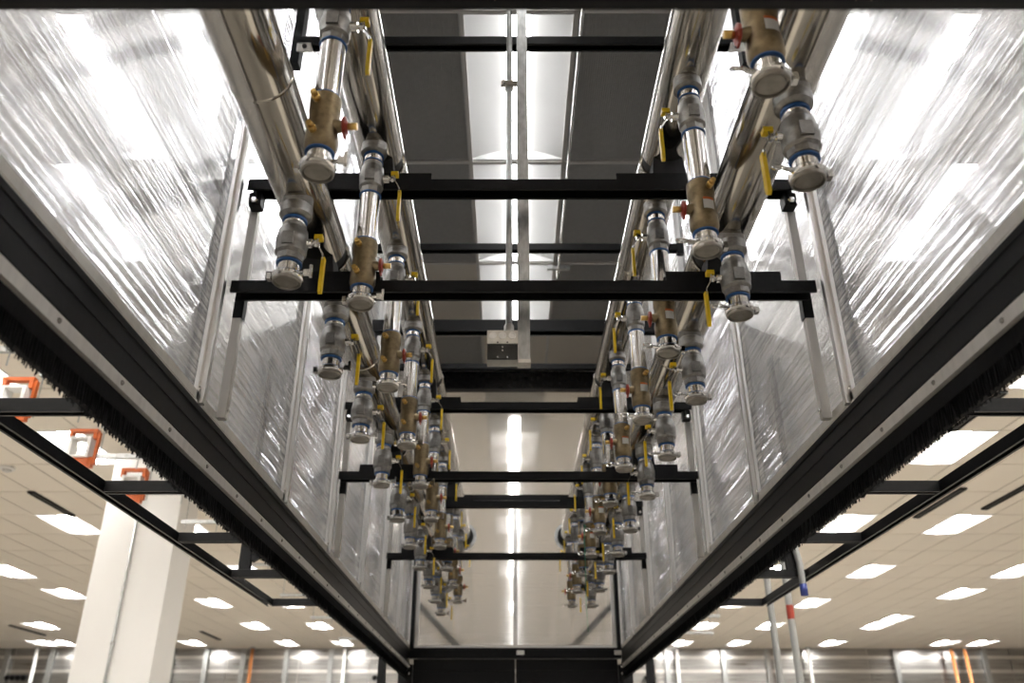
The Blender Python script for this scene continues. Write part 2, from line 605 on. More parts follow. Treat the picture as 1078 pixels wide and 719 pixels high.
# egg-crate return grilles
protoG = None
glab = {(-1, 0): 'dark egg-crate return grille left of the first aisle light', (1, 0): 'dark egg-crate return grille right of the first aisle light',
        (1, 1): 'dark egg-crate return grille right of the second aisle light', (-1, 2): 'dark egg-crate grille beyond the lights, beside left pipes',
        (0, 3): 'dark egg-crate grille in the middle by the pod end, above junction box', (-1, -1): 'dark egg-crate grille left, just inside the doorway header', (1, -1): 'dark egg-crate grille right, just inside the doorway header'}
for i, j in grilles:
    x, y = cell(i, j)
    if protoG is None:
        g = thing('return_grille', (x, y, ZC), glab[(i, j)], 'vent grille', 'return grilles in the pod ceiling')
        mb = MB()
        for s in (-1, 1):
            mb.box(min(s * 0.296, s * 0.284), max(s * 0.296, s * 0.284), -0.616, 0.616, 0.001, 0.02)
            mb.box(-0.284, 0.284, min(s * 0.616, s * 0.604), max(s * 0.616, s * 0.604), 0.001, 0.02)
        mb.build('rim', M['crate'], g)
        mb = MB()
        nx, ny = 44, 93
        for k in range(1, nx):
            xx = -0.284 + 0.568 * k / nx
            mb.box(xx - 0.0016, xx + 0.0016, -0.604, 0.604, 0.004, 0.016)
        for k in range(1, ny):
            yy = -0.604 + 1.208 * k / ny
            mb.box(-0.284, 0.284, yy - 0.0016, yy + 0.0016, 0.003, 0.015)
        o = mb.build('egg_crate', M['crate'], g); o['kind'] = 'stuff'
        MB().box(-0.290, 0.290, -0.610, 0.610, 0.021, 0.027).build('backing', M['plenum'], g)
        protoG = g
        kG = family(g)
    else:
        copy_tree(protoG, kG, (x, y, ZC), glab[(i, j)])

# dark linear slots and a smoke detector in the hall ceiling
strips = [(-7.02, 11.98, 13.29, 'dark slot strip on ceiling just before the second left troffer column'),
          (6.45, 11.8, 13.4, 'dark slot strip on ceiling seen below the right outrigger rail'),
          (7.29, 11.3, 12.9, 'dark slot strip on ceiling leading to second column right troffer'),
          (5.2, 8.3, 9.45, 'dark slot strip on ceiling between the two nearest right troffers'),
          (4.95, 11.1, 12.4, 'dark slot strip on ceiling half hidden by the right brush'),
          (-14.2, 25.0, 27.0, 'dark slot strip on ceiling by far left wall corner'),
          (-9.2, 26.2, 28.0, 'dark slot strip on ceiling right of the white column')]
for k, (x, y0, y1, lab) in enumerate(strips):
    t = thing('slot_diffuser', (x, (y0 + y1) / 2, ZC), lab, 'air vent', 'slot strips on the hall ceiling')
    h = (y1 - y0) / 2
    mb = MB()
    for s in (-1, 1):
        mb.box(s * 0.042 - 0.008, s * 0.042 + 0.008, -h, h, -0.03, -0.001)
    mb.box(-0.034, 0.034, -h, -h + 0.02, -0.03, -0.001).box(-0.034, 0.034, h - 0.02, h, -0.03, -0.001)
    mb.build('rim', M['black'], t)
    MB().box(-0.034, 0.034, -h + 0.02, h - 0.02, -0.014, -0.002).build('blade', M['boxdark'], t)
t = thing('smoke_detector', (-6.77, 10.88, ZC), 'white round smoke detector on ceiling near left edge', 'smoke detector')
MB().lathe([(0.095, -0.001), (0.095, -0.03), (0.085, -0.038)], 20).build('base', M['white'], t)
MB().lathe([(0.06, -0.037), (0.055, -0.06), (0.03, -0.07)], 20).build('sensor_head', M['crate'], t)

# ------------------------------------------------------------------ the containment pod
ZR = 2.465     # top of the black base rail
YE = 8.27      # end wall
YS = 0.87      # front opening
JOINTS = [YS, 2.34, 3.40, 4.32, 5.36, 6.28, 7.28, YE]


def sheet(mb, axis, a0, a1, z0, z1, p_in, p_out):
    """a twin-wall sheet: inner skin material 0, outer skin and edges material 1"""
    def P(a, z, p):
        return mb.bm.verts.new((p, a, z) if axis == 'Y' else (a, p, z))
    vi = [P(a, z, p_in) for a, z in ((a0, z0), (a1, z0), (a1, z1), (a0, z1))]
    vo = [P(a, z, p_out) for a, z in ((a0, z0), (a1, z0), (a1, z1), (a0, z1))]
    mb.keep = True
    d = p_out - p_in
    flip = (d > 0) if axis == 'Y' else (d < 0)      # skins face away from each other
    mb.mi = 0
    mb.face(list(reversed(vi)) if flip else vi)
    mb.mi = 1
    mb.face(vo if flip else list(reversed(vo)))


for s in (-1, 1):
    sw = side_word[s]
    wall = thing('containment_wall', (s * 0.985, (YS + YE) / 2, ZR), '%s wall of translucent twin-wall polycarbonate panels between aluminium joint posts' % sw, 'wall panel', 'polycarbonate pod walls')
    yc = (YS + YE) / 2
    for k in range(len(JOINTS) - 1):
        mb = MB()
        sheet(mb, 'Y', JOINTS[k] - yc, JOINTS[k + 1] - yc, 0.004, ZC - ZR - 0.03, 0.0, s * 0.012)
        mb.build('panel', [M['poly_in'], M['poly_out']], wall)
    for k, y in enumerate(JOINTS[1:]):
        y -= yc
        if k == len(JOINTS) - 2:
            y -= 0.035
        # H-profile joint with a raised rib
        mb = MB()
        i0, i1 = -s * 0.014, -s * 0.002
        mb.box(min(i0, i1), max(i0, i1), y - 0.028, y + 0.028, 0.0, ZC - ZR - 0.032)
        i0, i1 = -s * 0.030, -s * 0.014
        mb.box(min(i0, i1), max(i0, i1), y - 0.011, y + 0.011, 0.0, ZC - ZR - 0.032)
        mb.build('joint_post', M['alu'], wall)
        a, b = sorted((s * 0.040, s * 0.090))
        MB().box(a, b, y - 0.03, y + 0.03, 0.002, ZC - ZR - 0.035).build('added_upright', M['black'], wall)  # unseen upright, added to darken the panel beside each post
        sc = MB().lathe([(0.006, 0), (0.006, 0.003), (0.003, 0.006)], 10, (-s * 0.014, y - 0.02, 0.045), (-s, 0, 0))
        sc.build('screw', M['chrome'], wall)
    mb = MB()
    a, b = sorted((-s * 0.012, s * 0.012))
    mb.box(a, b, YS - yc, YE - yc, -0.001, 0.006)
    a, b = sorted((-s * 0.014, -s * 0.002))
    mb.box(a, b, YS - yc, YE - yc, 0.006, 0.034)
    mb.build('bottom_trim', M['alu_dull'], wall)

    # black base rail under the wall
    x0 = s * 0.97
    rail = thing('base_rail', (x0, yc, 2.335), 'long black steel rail under the %s polycarbonate wall' % sw, 'rail', 'base rails of the pod')
    mb = MB()
    def sb(mb, a, b, y0, y1, z0, z1):
        mb.box(min(s * a, s * b), max(s * a, s * b), y0 - yc, y1 - yc, z0 - 2.335, z1 - 2.335)
    sb(mb, 0.004, 0.09, YS, YE, 2.337, ZR - 0.001)
    sb(mb, 0.0, 0.004, YS, YE, 2.446, ZR - 0.001)
    sb(mb, -0.003, 0.004, YS, YE, 2.337, 2.352)
    sb(mb, 0.001, 0.004, YS, YE, 2.40, 2.412)
    mb.build('channel', M['black'], rail)

    # brush seal: aluminium holder with screws and black bristles
    br = thing('brush_seal', (x0 + s * 0.02, yc, 2.3), 'black bristle brush strip in a screwed aluminium holder below the %s rail' % sw, 'brush seal', 'brush seals of the pod')
    mb = MB()
    a, b = sorted((-s * 0.022, s * 0.006))
    mb.box(a, b, YS - yc, YE - yc, 0.002, 0.034)
    mb.build('holder', M['alu_dull'], br)
    scr = None
    y = YS + 0.35
    while y < YE - 0.1:
        if scr is None:
            scr = MB().lathe([(0.0065, 0), (0.0065, 0.002), (0.004, 0.0045)], 10, (0, 0, 0), (-s, 0, 0)).build('screw', M['cast'], br)
            scr.location = (-s * 0.022, y - yc, 0.018)
        else:
            instance(scr, br, (-s * 0.022, y - yc, 0.018))
        y += 0.315
    mb = MB()
    mb.box(-0.008, 0.008, YS - yc, YE - yc, -0.085, 0.003)
    y = YS
    while y < YE - 0.01:
        for layer in range(2):
            ww = random.uniform(0.005, 0.009)
            ln = random.uniform(0.084, 0.094)
            sk = random.uniform(-0.006, 0.006)
            dx = random.uniform(-0.004, 0.004)
            xx = (-s * 0.0095) if layer == 0 else s * 0.0095
            vs = [mb.bm.verts.new(p) for p in ((xx, y - yc, 0.0), (xx, y + ww - yc, 0.0), (xx + dx, y + ww * 0.6 + sk - yc, -ln), (xx + dx, y + ww * 0.3 + sk - yc, -ln))]
            mb.face(vs)
            vs = [mb.bm.verts.new(p) for p in ((xx - s * .002, y - yc, -0.04), (xx + s * .002, y - yc, -0.04), (xx + s * .001 + dx, y + sk - yc, -ln), (xx - s * .001 + dx, y + sk - yc, -ln))]
            mb.face(vs)
        y += random.uniform(0.003, 0.006)
    o = mb.build('bristles', M['bristle'], br); o['kind'] = 'stuff'

# front header over the doorway with its panel above
h = thing('doorway_header', (0, 0.828, 2.47), 'black header beam across the doorway along the top of the view', 'beam')
mb = MB().prism([(-0.045, 0.0), (0.045, 0.0), (0.045, 0.075), (0.035, 0.085), (-0.035, 0.085), (-0.045, 0.075)], 'X', -1.05, 1.05)
mb.build('beam', M['black'], h)
mb = MB()
sheet(mb, 'X', -0.985, 0.985, 0.086, ZC - 2.47 - 0.03, 0.0, -0.012)
mb.build('panel', [M['end_in'], M['end_out']], h)

# end wall
ew = thing('end_wall', (0, YE, 2.40), 'far end wall of hazy polycarbonate with a middle mullion above the black door', 'wall panel')


def ez(z):
    return z - 2.40


mb = MB(); sheet(mb, 'X', -0.965, -0.016, ez(2.47), ez(3.86), 0.0, 0.012); mb.build('panel', [M['end_in'], M['end_out']], ew)
mb = MB(); sheet(mb, 'X', 0.016, 0.965, ez(2.47), ez(3.86), 0.0, 0.012); mb.build('panel', [M['end_in'], M['end_out']], ew)
mb = MB(); sheet(mb, 'X', -0.965, 0.965, ez(3.93), ez(5.05), 0.0, 0.012); mb.build('panel', [M['end_in'], M['end_out']], ew)
MB().box(-0.02, 0.02, -0.016, -0.001, ez(2.50), ez(3.85)).box(-0.007, 0.007, -0.026, -0.016, ez(2.50), ez(3.85)).build('mullion', M['alu'], ew)
mb = MB()
for s in (-1, 1):
    a, b = sorted((s * 0.935, s * 0.90))
    mb.box(a, b, -0.02, -0.001, ez(2.50), ez(3.85))
mb.box(-0.935, 0.935, -0.02, -0.001, ez(2.472), ez(2.50))
mb.box(-0.90, 0.90, -0.016, -0.001, ez(3.85), ez(3.865))
mb.build('trim', M['alu'], ew)
mb = MB()
mb.box(-0.94, 0.94, -0.03, -0.001, ez(3.866), ez(3.925))
mb.build('transom', M['black'], ew)
for s in (-1, 1):
    a, b = sorted((s * 0.935, s * 0.97))
    MB().prism([(a, -0.075), (b, -0.075), (b, -0.03), (a, -0.03)], 'Z', ez(2.40), ez(5.04)).build('corner_post', M['black'], ew)
    # outside diagonal brace seen through the sheet
    mb = MB()
    a = Vector((s * 0.94, 0.05, ez(2.90))); b = Vector((s * 0.50, 0.05, ez(2.46)))
    d = (b - a).normalized(); n = Vector((d.z, 0, -d.x)) * 0.028
    q = [a - n, a + n, b + n, b - n]
    v0 = [mb.bm.verts.new(p + Vector((0, -0.02, 0))) for p in q]; v1 = [mb.bm.verts.new(p + Vector((0, 0.02, 0))) for p in q]
    mb.face(v0); mb.face(v1)
    for k in range(4):
        mb.face([v0[k], v0[(k + 1) % 4], v1[(k + 1) % 4], v1[k]])
    mb.build('diagonal_brace', M['black'], ew)

hd = thing('door_header', (0, YE - 0.05, 2.36), 'black header over the far door with two small white tags', 'beam')
MB().box(-0.97, 0.97, -0.04, 0.04, 0.02, 0.11).box(-0.97, 0.97, -0.048, -0.04, 0.095, 0.11).box(-0.97, 0.97, -0.048, -0.04, 0.02, 0.03).build('beam', M['black'], hd)
for x in (0.045, 0.935):
    MB().box(x - 0.034, x + 0.034, -0.046, -0.0405, 0.05, 0.088).build('label_plate', M['paper'], hd)
d = MB().box(-0.93, -0.004, 0, 0.04, 0.02, 2.375).box(0.004, 0.93, 0, 0.04, 0.02, 2.375)
for s in (-1, 1):
    for zz in (2.18, 2.28):
        d.box(min(s * 0.01, s * 0.92), max(s * 0.01, s * 0.92), -0.006, 0, zz, zz + 0.01)
d = d.build('door_1', M['black'], None, (0, YE - 0.06, 0)); structure(d)
for s in (-1, 1):
    MB().box(s * 0.06 - 0.012, s * 0.06 + 0.012, -0.05, -0.007, 0.9, 1.3).build('door_handle', M['alu'], d)
    a, b = sorted((s * 0.935, s * 1.06))
    p = MB().box(a, b, YE - 0.09, YE + 0.04, 0.0, 2.33).build('trim_%d' % (1 if s < 0 else 2), M['black']); structure(p)
    for zz in (2.31, 2.25):
        MB().lathe([(0.012, 0), (0.012, 0.006), (0.006, 0.009)], 8, (s * 0.965, YE - 0.09, zz), (0, -1, 0)).build('bolt', M['chrome'], p)

t = thing('ceiling_header', (0, 7.82, 4.87), 'deep glossy black header box across the ceiling before the end wall', 'beam')
MB().box(-0.96, 0.96, -0.04, 0.04, 0.015, 0.195).build('beam', M['black_gloss'], t)
MB().box(-0.96, 0.96, -0.046, 0.04, 0.0, 0.015).build('lip', M['black'], t)


# ------------------------------------------------------------------ strut frames carrying the pipes
XI, XOL, XOR = 0.515, -0.690, 0.672
ZIN, ROUT = 3.51, 0.083
ZOUT = 3.10
frames = [(2.42, 3.290, 2.880, 'first'), (4.37, 3.260, 2.862, 'middle'), (6.29, 3.250, 2.862, 'last')]
for n, (y, zu, zl, word) in enumerate(frames):
    t = thing('support_frame', (0, y, ZR), '%s black strut frame across the aisle carrying the four big pipes' % {'first': 'nearest', 'middle': 'middle', 'last': 'farthest'}[word], 'support frame', 'strut frames across the pod')
    for nm, z in (('upper_beam', zu), ('lower_beam', zl)):
        MB().prism([(a, b) for a, b in channel('-', 0.063, 0.042)], 'X', -0.955, 0.955).build(nm, M['black'], t, (0, 0, z - ZR))
    # short struts the pipes sit on
    for nm, xc, z, hh in (('pipe_seat', -0.51, zu, 0.036), ('pipe_seat', 0.52, zu, 0.036), ('pipe_seat', -0.66, zl, 0.042), ('pipe_seat', 0.66, zl, 0.042)):
        MB().prism(channel('+', 0.045, hh), 'X', -0.19, 0.19).build(nm, M['black'], t, (xc, 0.004, z + 0.042 - ZR))
    for s in (-1, 1):
        # aluminium leg standing on the rail trim, black angle at the lower beam, black clamp at the upper one
        mb = MB()
        a, b = sorted((s * 0.956, s * 0.928))
        mb.box(a, b, 0.034, 0.060, 0.002, zu + 0.035 - ZR)
        mb.build('leg', M['alu_dull'], t)
        a, b = sorted((s * 0.957, s * 0.924))
        MB().box(a, b, 0.0325, 0.063, zl - 0.062 - ZR, zl + 0.04 - ZR).build('angle_bracket', M['black'], t)
        cl = MB()
        a, b = sorted((s * 0.95, s * 0.908))
        cl.box(a, b, -0.012, 0.033, zu - 0.052 - ZR, zu - 0.001 - ZR)
        a, b = sorted((s * 0.935, s * 0.922))
        cl.box(a, b, -0.024, -0.012, zu - 0.05 - ZR, zu + 0.02 - ZR)
        cl = cl.build('clamp', M['black'], t)
        MB().lathe([(0.013, 0), (0.013, 0.012), (0.008, 0.016)], 6, (s * 0.928, -0.012, zu - 0.038 - ZR), (0, -1, 0), smooth=False).build('bolt', M['chrome'], cl)
        MB().lathe([(0.007, 0), (0.007, 0.004), (0.004, 0.006)], 8, (s * 0.928, 0.048, 0.03), (-s, 0, 0)).build('screw', M['chrome'], t)

# braces near the ceiling
for k, (y, z, lab) in enumerate(((2.62, 4.19, 'thin black brace strut high across the aisle, nearest of three'), (4.19, 4.19, 'thin black brace strut high across the aisle, middle of three'), (5.83, 4.185, 'thin black brace strut high across the aisle, farthest of three'))):
    t = thing('brace_strut', (0, y, z), lab, 'brace', 'brace struts high in the pod')
    MB().prism(channel('-', 0.045, 0.042), 'X', -0.93, 0.93).build('beam', M['black'], t)
    for s in (-1, 1):
        a, b = sorted((s * 0.93, s * 0.967))
        if k == 0:
            MB().prism([(u, v) for u, v in ((min(a, b), 0.02), (max(a, b), 0.02), (max(a, b), 0.07), (min(a, b), 0.07))], 'Z', -0.06, 0.80).build('hanger_post', M['black'], t)
            bk = MB().box(s * 0.90 - 0.028, s * 0.90 + 0.028, -0.03, -0.024, -0.045, 0.0).box(s * 0.90 - 0.028, s * 0.90 + 0.028, -0.03, 0.02, -0.006, -0.001).build('end_bracket', M['box'], t)
            MB().lathe([(0.010, 0), (0.010, 0.006)], 10, (s * 0.895, -0.030, -0.024), (0, -1, 0)).build('bolt', M['boxdark'], bk)
        else:
            MB().box(min(a, b), max(a, b), -0.02, 0.02, -0.02, 0.06).build('end_bracket', M['black'], t)
t = thing('cross_beam', (0, 5.03, 4.085), 'deep black cross beam behind the junction box, between thin braces', 'beam')
MB().prism(channel('-', 0.07, 0.085, 0.012, 0.003), 'X', -0.966, 0.966).build('beam', M['black'], t)
for s in (-1, 1):
    MB().box(min(s * 0.94, s * 0.967), max(s * 0.94, s * 0.967), 0.036, 0.05, -0.02, 0.12).build('end_plate', M['black'], t)


# ------------------------------------------------------------------ the four big pipes
def header_pipe(x, z, label, seams):
    t = thing('header_pipe', (x, 0, z), label, 'pipe', 'large stainless header pipes')
    y = YS + 0.01
    stops = [f[0] + 0.045 for f in frames] + [YE - 0.06]
    for k, e in enumerate(stops):
        mb = MB()
        r = ROUT
        mb.lathe([(r - 0.004, y), (r, y + 0.004), (r, e - 0.004), (r - 0.004, e), (r - 0.012, e - 0.001)], 40, (0, 0, 0), (0, 1, 0), caps=True)
        sec = mb.build('pipe_section', M['steel'], t)
        for sy in seams:
            if y < sy < e:
                MB().lathe([(r - 0.001, -0.006), (r + 0.0022, -0.003), (r + 0.0008, 0), (r + 0.0022, 0.003), (r - 0.001, 0.006)], 40, (0, sy, 0), (0, 1, 0), caps=False).build('weld_seam', M['steel'], sec)
        if k < 3:
            MB().lathe([(r - 0.012, e + 0.0), (r - 0.012, e + 0.055)], 32, (0, 0, 0), (0, 1, 0)).build('rubber_sleeve', M['rubber'], t)
            # saddle between sleeve and strut
            zb = {True: frames[k][1] + 0.079, False: frames[k][2] + 0.085}[z > 3.3] - z
            MB().prism([(-0.06, zb), (0.06, zb), (0.05, -r * 0.62), (0.0, -r * 0.99), (-0.05, -r * 0.62)], 'Y', e - 0.055, e + 0.05).build('saddle', M['rubber'], t)
        y = e + 0.055
    MB().lathe([(ROUT + 0.004, YE - 0.075), (ROUT + 0.022, YE - 0.060), (ROUT + 0.022, YE - 0.012)], 32, (0, 0, 0), (0, 1, 0)).build('rubber_collar', M['rubber'], t)
    MB().lathe([(ROUT + 0.055, YE - 0.013), (ROUT + 0.052, YE - 0.002)], 32, (0, 0, 0), (0, 1, 0)).build('wall_flange', M['galv'], t)
    return t


header_pipe(XOL, ZOUT, 'large stainless pipe low along the left wall, outer of two', (1.66, 3.3, 5.1))
header_pipe(-XI, ZIN, 'large stainless pipe high on the left, nearer the aisle middle', (3.2, 5.2))
header_pipe(XOR, ZOUT, 'large stainless pipe low along the right wall, outer of two', (1.66, 3.3, 5.1))
header_pipe(XI + 0.005, ZIN, 'large stainless pipe high on the right, nearer the aisle middle', (3.2, 5.2))


# ------------------------------------------------------------------ valve drops
def ring(parent, z, r=0.0345, h=0.006):
    return MB().lathe([(r - 0.004, z - h / 2), (r, z - h / 2 + 0.001), (r, z + h / 2 - 0.001), (r - 0.004, z + h / 2)], 22).build('gasket_ring', M['blue'], parent)


def ball_valve(parent, zt, zb, s, big):
    """s = side (+1/-1) the lever stands on"""
    k = 1.06 if big else 0.94
    H = zt - zb
    mb = MB()
    mb.lathe([(0.034 * k, zb), (0.038 * k, zb + 0.002), (0.038 * k, zb + 0.022)], 8, smooth=False)
    mb.lathe([(0.036 * k, zb + 0.022), (0.043 * k, zb + 0.030), (0.0435 * k, zb + H * 0.42), (0.045 * k, zb + H * 0.45), (0.045 * k, zb + H * 0.62), (0.0425 * k, zb + H * 0.66), (0.040 * k, zb + H - 0.020), (0.034 * k, zb + H - 0.012)], 24)
    mb.lathe([(0.0345 * k, zb + H - 0.014), (0.0345 * k, zb + H)], 20)
    mb.box(-0.016, 0.016, -0.0475 * k, -0.040 * k, zb + H * 0.30, zb + H * 0.62)
    body = mb.build('valve_body', M['cast'], parent)
    zm = zb + H * 0.52
    mb = MB()
    mb.cyl((s * 0.038 * k, 0, zm), (s * 0.060, 0, zm), 0.014, 12)
    mb.cyl((s * 0.060, 0, zm), (s * 0.082, 0, zm), 0.0075, 8)
    mb.lathe([(0.012, 0), (0.012, 0.008)], 6, (s * 0.067, 0, zm), (s, 0, 0), smooth=False)
    mb.build('stem', M['chrome'], body)
    # lever: steel strap that steps outward, then hangs down inside a yellow sleeve
    mb = MB()
    pts = [(0.076, 0.016), (0.079, 0.016), (0.081, -0.010), (0.098, -0.040), (0.099, -0.062), (0.0965, -0.062), (0.0945, -0.041), (0.078, -0.012)]
    mb.prism([(s * a, zm + b) for a, b in pts] if s > 0 else [(s * a, zm + b) for a, b in reversed(pts)], 'Y', -0.010, 0.010, Matrix(((1, 0, 0, 0), (0, 1, 0, 0), (0, 0, 1, 0), (0, 0, 0, 1))))
    lev = mb.build('lever', M['chrome'], parent)
    gp = MB()
    prof = [(-0.0095, -0.052), (0.0095, -0.052), (0.0105, -0.15), (0.008, -0.166), (0.0, -0.171), (-0.008, -0.166), (-0.0105, -0.15)]
    a, b = sorted((s * 0.0935, s * 0.1035))
    gp.prism([(u, zm + v) for u, v in prof], 'X', a, b)
    gp.build('yellow_grip', M['yellow'], lev)
    a, b = sorted((s * 0.066, s * 0.090))
    MB().box(a, b, -0.011, 0.011, zm + 0.012, zm + 0.026).build('yellow_stop', M['yellow'], lev)
    return body


def end_cap(parent, zt, s, loop):
    """ferrule, hinged clamp and dished cap; zt = top of the ferrule"""
    mb = MB()
    mb.lathe([(0.0315, zt), (0.0315, zt - 0.030), (0.036, zt - 0.036), (0.036, zt - 0.040)], 22)
    mb.build('ferrule', M['tube'], parent)
    z = zt - 0.036
    mb = MB()
    mb.lathe([(0.036, z + 0.004), (0.0405, z + 0.002), (0.0455, z - 0.004), (0.0455, z - 0.013), (0.0405, z - 0.019), (0.036, z - 0.021)], 26)
    mb.cyl((s * 0.036, -0.020, z - 0.008), (s * 0.062, -0.026, z - 0.008), 0.006, 8)
    mb.box(-s * 0.052 - 0.006, -s * 0.052 + 0.006, -0.010, 0.010, z - 0.018, z + 0.002)
    cl = mb.build('clamp', M['chrome'], parent)
    mb = MB()
    if loop:
        pts = [(s * (0.060 + 0.016 + 0.016 * math.cos(a)), -0.030 + 0.010 * math.sin(a), z - 0.008 + 0.012 * math.sin(a)) for a in [PI + 2 * PI * q / 12 for q in range(13)]]
        mb.tube(pts, 0.0035, 6)
    else:
        mb.box(s * 0.066 - 0.012, s * 0.066 + 0.012, -0.034, -0.026, z - 0.020, z - 0.002)
        mb.box(s * 0.074 - 0.004, s * 0.074 + 0.004, -0.036, -0.022, z - 0.024, z + 0.012)
    mb.build('wing_nut', M['chrome'], cl)
    mb = MB()
    mb.lathe([(0.0415, z - 0.018), (0.0415, z - 0.026), (0.039, z - 0.029), (0.0365, z - 0.029), (0.0345, z - 0.0225), (0.032, z - 0.0225), (0.0305, z - 0.0255), (0.001, z - 0.0262)], 28)
    mb.build('cap', M['capface'], parent)
    return cl


def inner_drop(s, loc, label, group):
    t = thing('valve_drop', loc, label, 'valve', group)
    q = -s      # hardware faces the aisle middle
    MB().lathe([(0.043, 0.040), (0.043, 0.004), (0.041, -0.006), (0.0445, -0.010), (0.0445, -0.030), (0.037, -0.037), (0.032, -0.038)], 24).build('pipe_outlet', M['cast'], t)
    ring(t, -0.042, 0.035)
    MB().lathe([(0.0305, -0.040), (0.0305, -0.074)], 20).build('nipple', M['tube'], t)
    ring(t, -0.070, 0.034)
    ball_valve(t, -0.074, -0.205, q, False)
    ring(t, -0.208, 0.037)
    MB().lathe([(0.0335, -0.205), (0.0335, -0.392)], 28).build('spool', M['tube'], t)
    ring(t, -0.392, 0.036)
    mb = MB()
    mb.lathe([(0.034, -0.392), (0.0395, -0.397), (0.0400, -0.440), (0.0375, -0.446), (0.0385, -0.500), (0.0410, -0.515), (0.0415, -0.548), (0.037, -0.562), (0.034, -0.566)], 26)
    mb.cyl((q * 0.030, -0.006, -0.487), (q * 0.052, -0.006, -0.487), 0.019, 14, 0.014)
    body = mb.build('balancing_valve', M['brass'], t)
    ports = [(-0.012, -0.425), (-0.012, -0.525)] if s < 0 else [(0.016, -0.425)]
    for px, pz in ports:
        mb = MB()
        mb.cyl((px, -0.032, pz), (px * 1.3, -0.056, pz), 0.0105, 8)
        mb.cyl((px * 1.3, -0.055, pz), (px * 1.5, -0.068, pz), 0.0075, 8)
        mb.build('test_port', M['gold'], body)
    if s > 0:
        mb = MB()
        n = 7
        for zz0, zz1, mi in ((-0.505, -0.474, 0), (-0.474, -0.466, 1)):
            mb.mi = mi
            A = [mb.bm.verts.new((0.0405 * math.sin(a), -0.0405 * math.cos(a), zz0)) for a in [R(-8 + 48 * k / n) for k in range(n + 1)]]
            B = [mb.bm.verts.new((0.0405 * math.sin(a), -0.0405 * math.cos(a), zz1)) for a in [R(-8 + 48 * k / n) for k in range(n + 1)]]
            for k in range(n):
                mb.face([A[k], A[k + 1], B[k + 1], B[k]])
        mb.build('paper_label', [M['paper'], M['orange']], body)
    mb = MB()
    mb.lathe([(0.018, 0), (0.025, 0.003), (0.025, 0.010), (0.014, 0.014)], 10, (q * 0.050, -0.006, -0.487), (q, 0, 0), smooth=False)
    mb.box(q * 0.058 - 0.003, q * 0.058 + 0.003, -0.014, 0.002, -0.520, -0.487)
    dk = mb.build('drain_knob', M['red'], t)
    MB().cyl((q * 0.060, -0.006, -0.487), (q * 0.088, -0.006, -0.487), 0.0095, 8).build('drain_spout', M['gold'], dk)
    ring(t, -0.568, 0.037)
    end_cap(t, -0.566, q, s > 0)
    return t


def outer_drop(s, loc, label, group):
    t = thing('valve_drop', loc, label, 'valve', group)
    q = -s
    MB().lathe([(0.047, 0.035), (0.047, -0.004), (0.043, -0.010), (0.048, -0.014), (0.048, -0.046), (0.040, -0.056), (0.034, -0.058)], 24).build('pipe_outlet', M['cast'], t)
    ring(t, -0.064, 0.037, 0.010)
    MB().lathe([(0.0325, -0.058), (0.0325, -0.088)], 20).build('nipple', M['tube'], t)
    ball_valve(t, -0.080, -0.208, q, True)
    ring(t, -0.212, 0.0375, 0.007)
    end_cap(t, -0.212, q, s > 0)
    return t


rows_of_drops = [
    (inner_drop, -1, -XI, ZIN - ROUT, (1.67, 2.335, 2.995, 3.66, 4.285, 4.965, 5.66, 6.373, 7.055, 7.78), 'left inner pipe', 'with bronze valve'),
    (outer_drop, -1, XOL + 0.005, ZOUT - ROUT, (2.10, 2.745, 3.42, 4.08, 4.745, 5.41, 6.07, 6.76, 7.43, 8.09), 'left outer pipe', 'short with ball valve'),
    (inner_drop, 1, XI, ZIN - ROUT, (1.37, 2.025, 2.69, 3.34, 3.995, 4.62, 5.265, 5.92, 6.57, 7.28, 8.0), 'right inner pipe', 'with bronze valve'),
    (outer_drop, 1, XOR - 0.005, ZOUT - ROUT, (1.63, 2.30, 2.985, 3.655, 4.285, 4.99, 5.63, 6.205, 6.915, 7.67), 'right outer pipe', 'short with ball valve')]
for fn, s, x, z, ys_, where, what in rows_of_drops:
    proto = None
    n = len(ys_)
    for k in range(n):
        w_ = 'farthest' if k == n - 1 else ORD[k]
        lab = '%s valve drop on the %s, %s' % (w_, where, what)
        y = ys_[k]
        loc = (x, y, z)
        if proto is None:
            proto = fn(s, loc, lab, 'valve drops on the %s' % where)
            kd = family(proto)
        else:
            copy_tree(proto, kd, loc, lab)

# green cord tied round the far right drops
o = MB().tube([(0.475, 5.9, 3.02), (0.50, 5.86, 2.97), (0.56, 5.90, 2.985)], 0.004, 6)
o.tube([(0.475, 5.9, 3.02), (0.470, 5.88, 2.9), (0.47, 5.89, 2.70), (0.465, 5.88, 2.45), (0.472, 5.88, 2.30)], 0.003, 6)
tag(o.build('green_cord', M['green']), 'thin green cord tied to the far right valves and hanging down', 'cord')

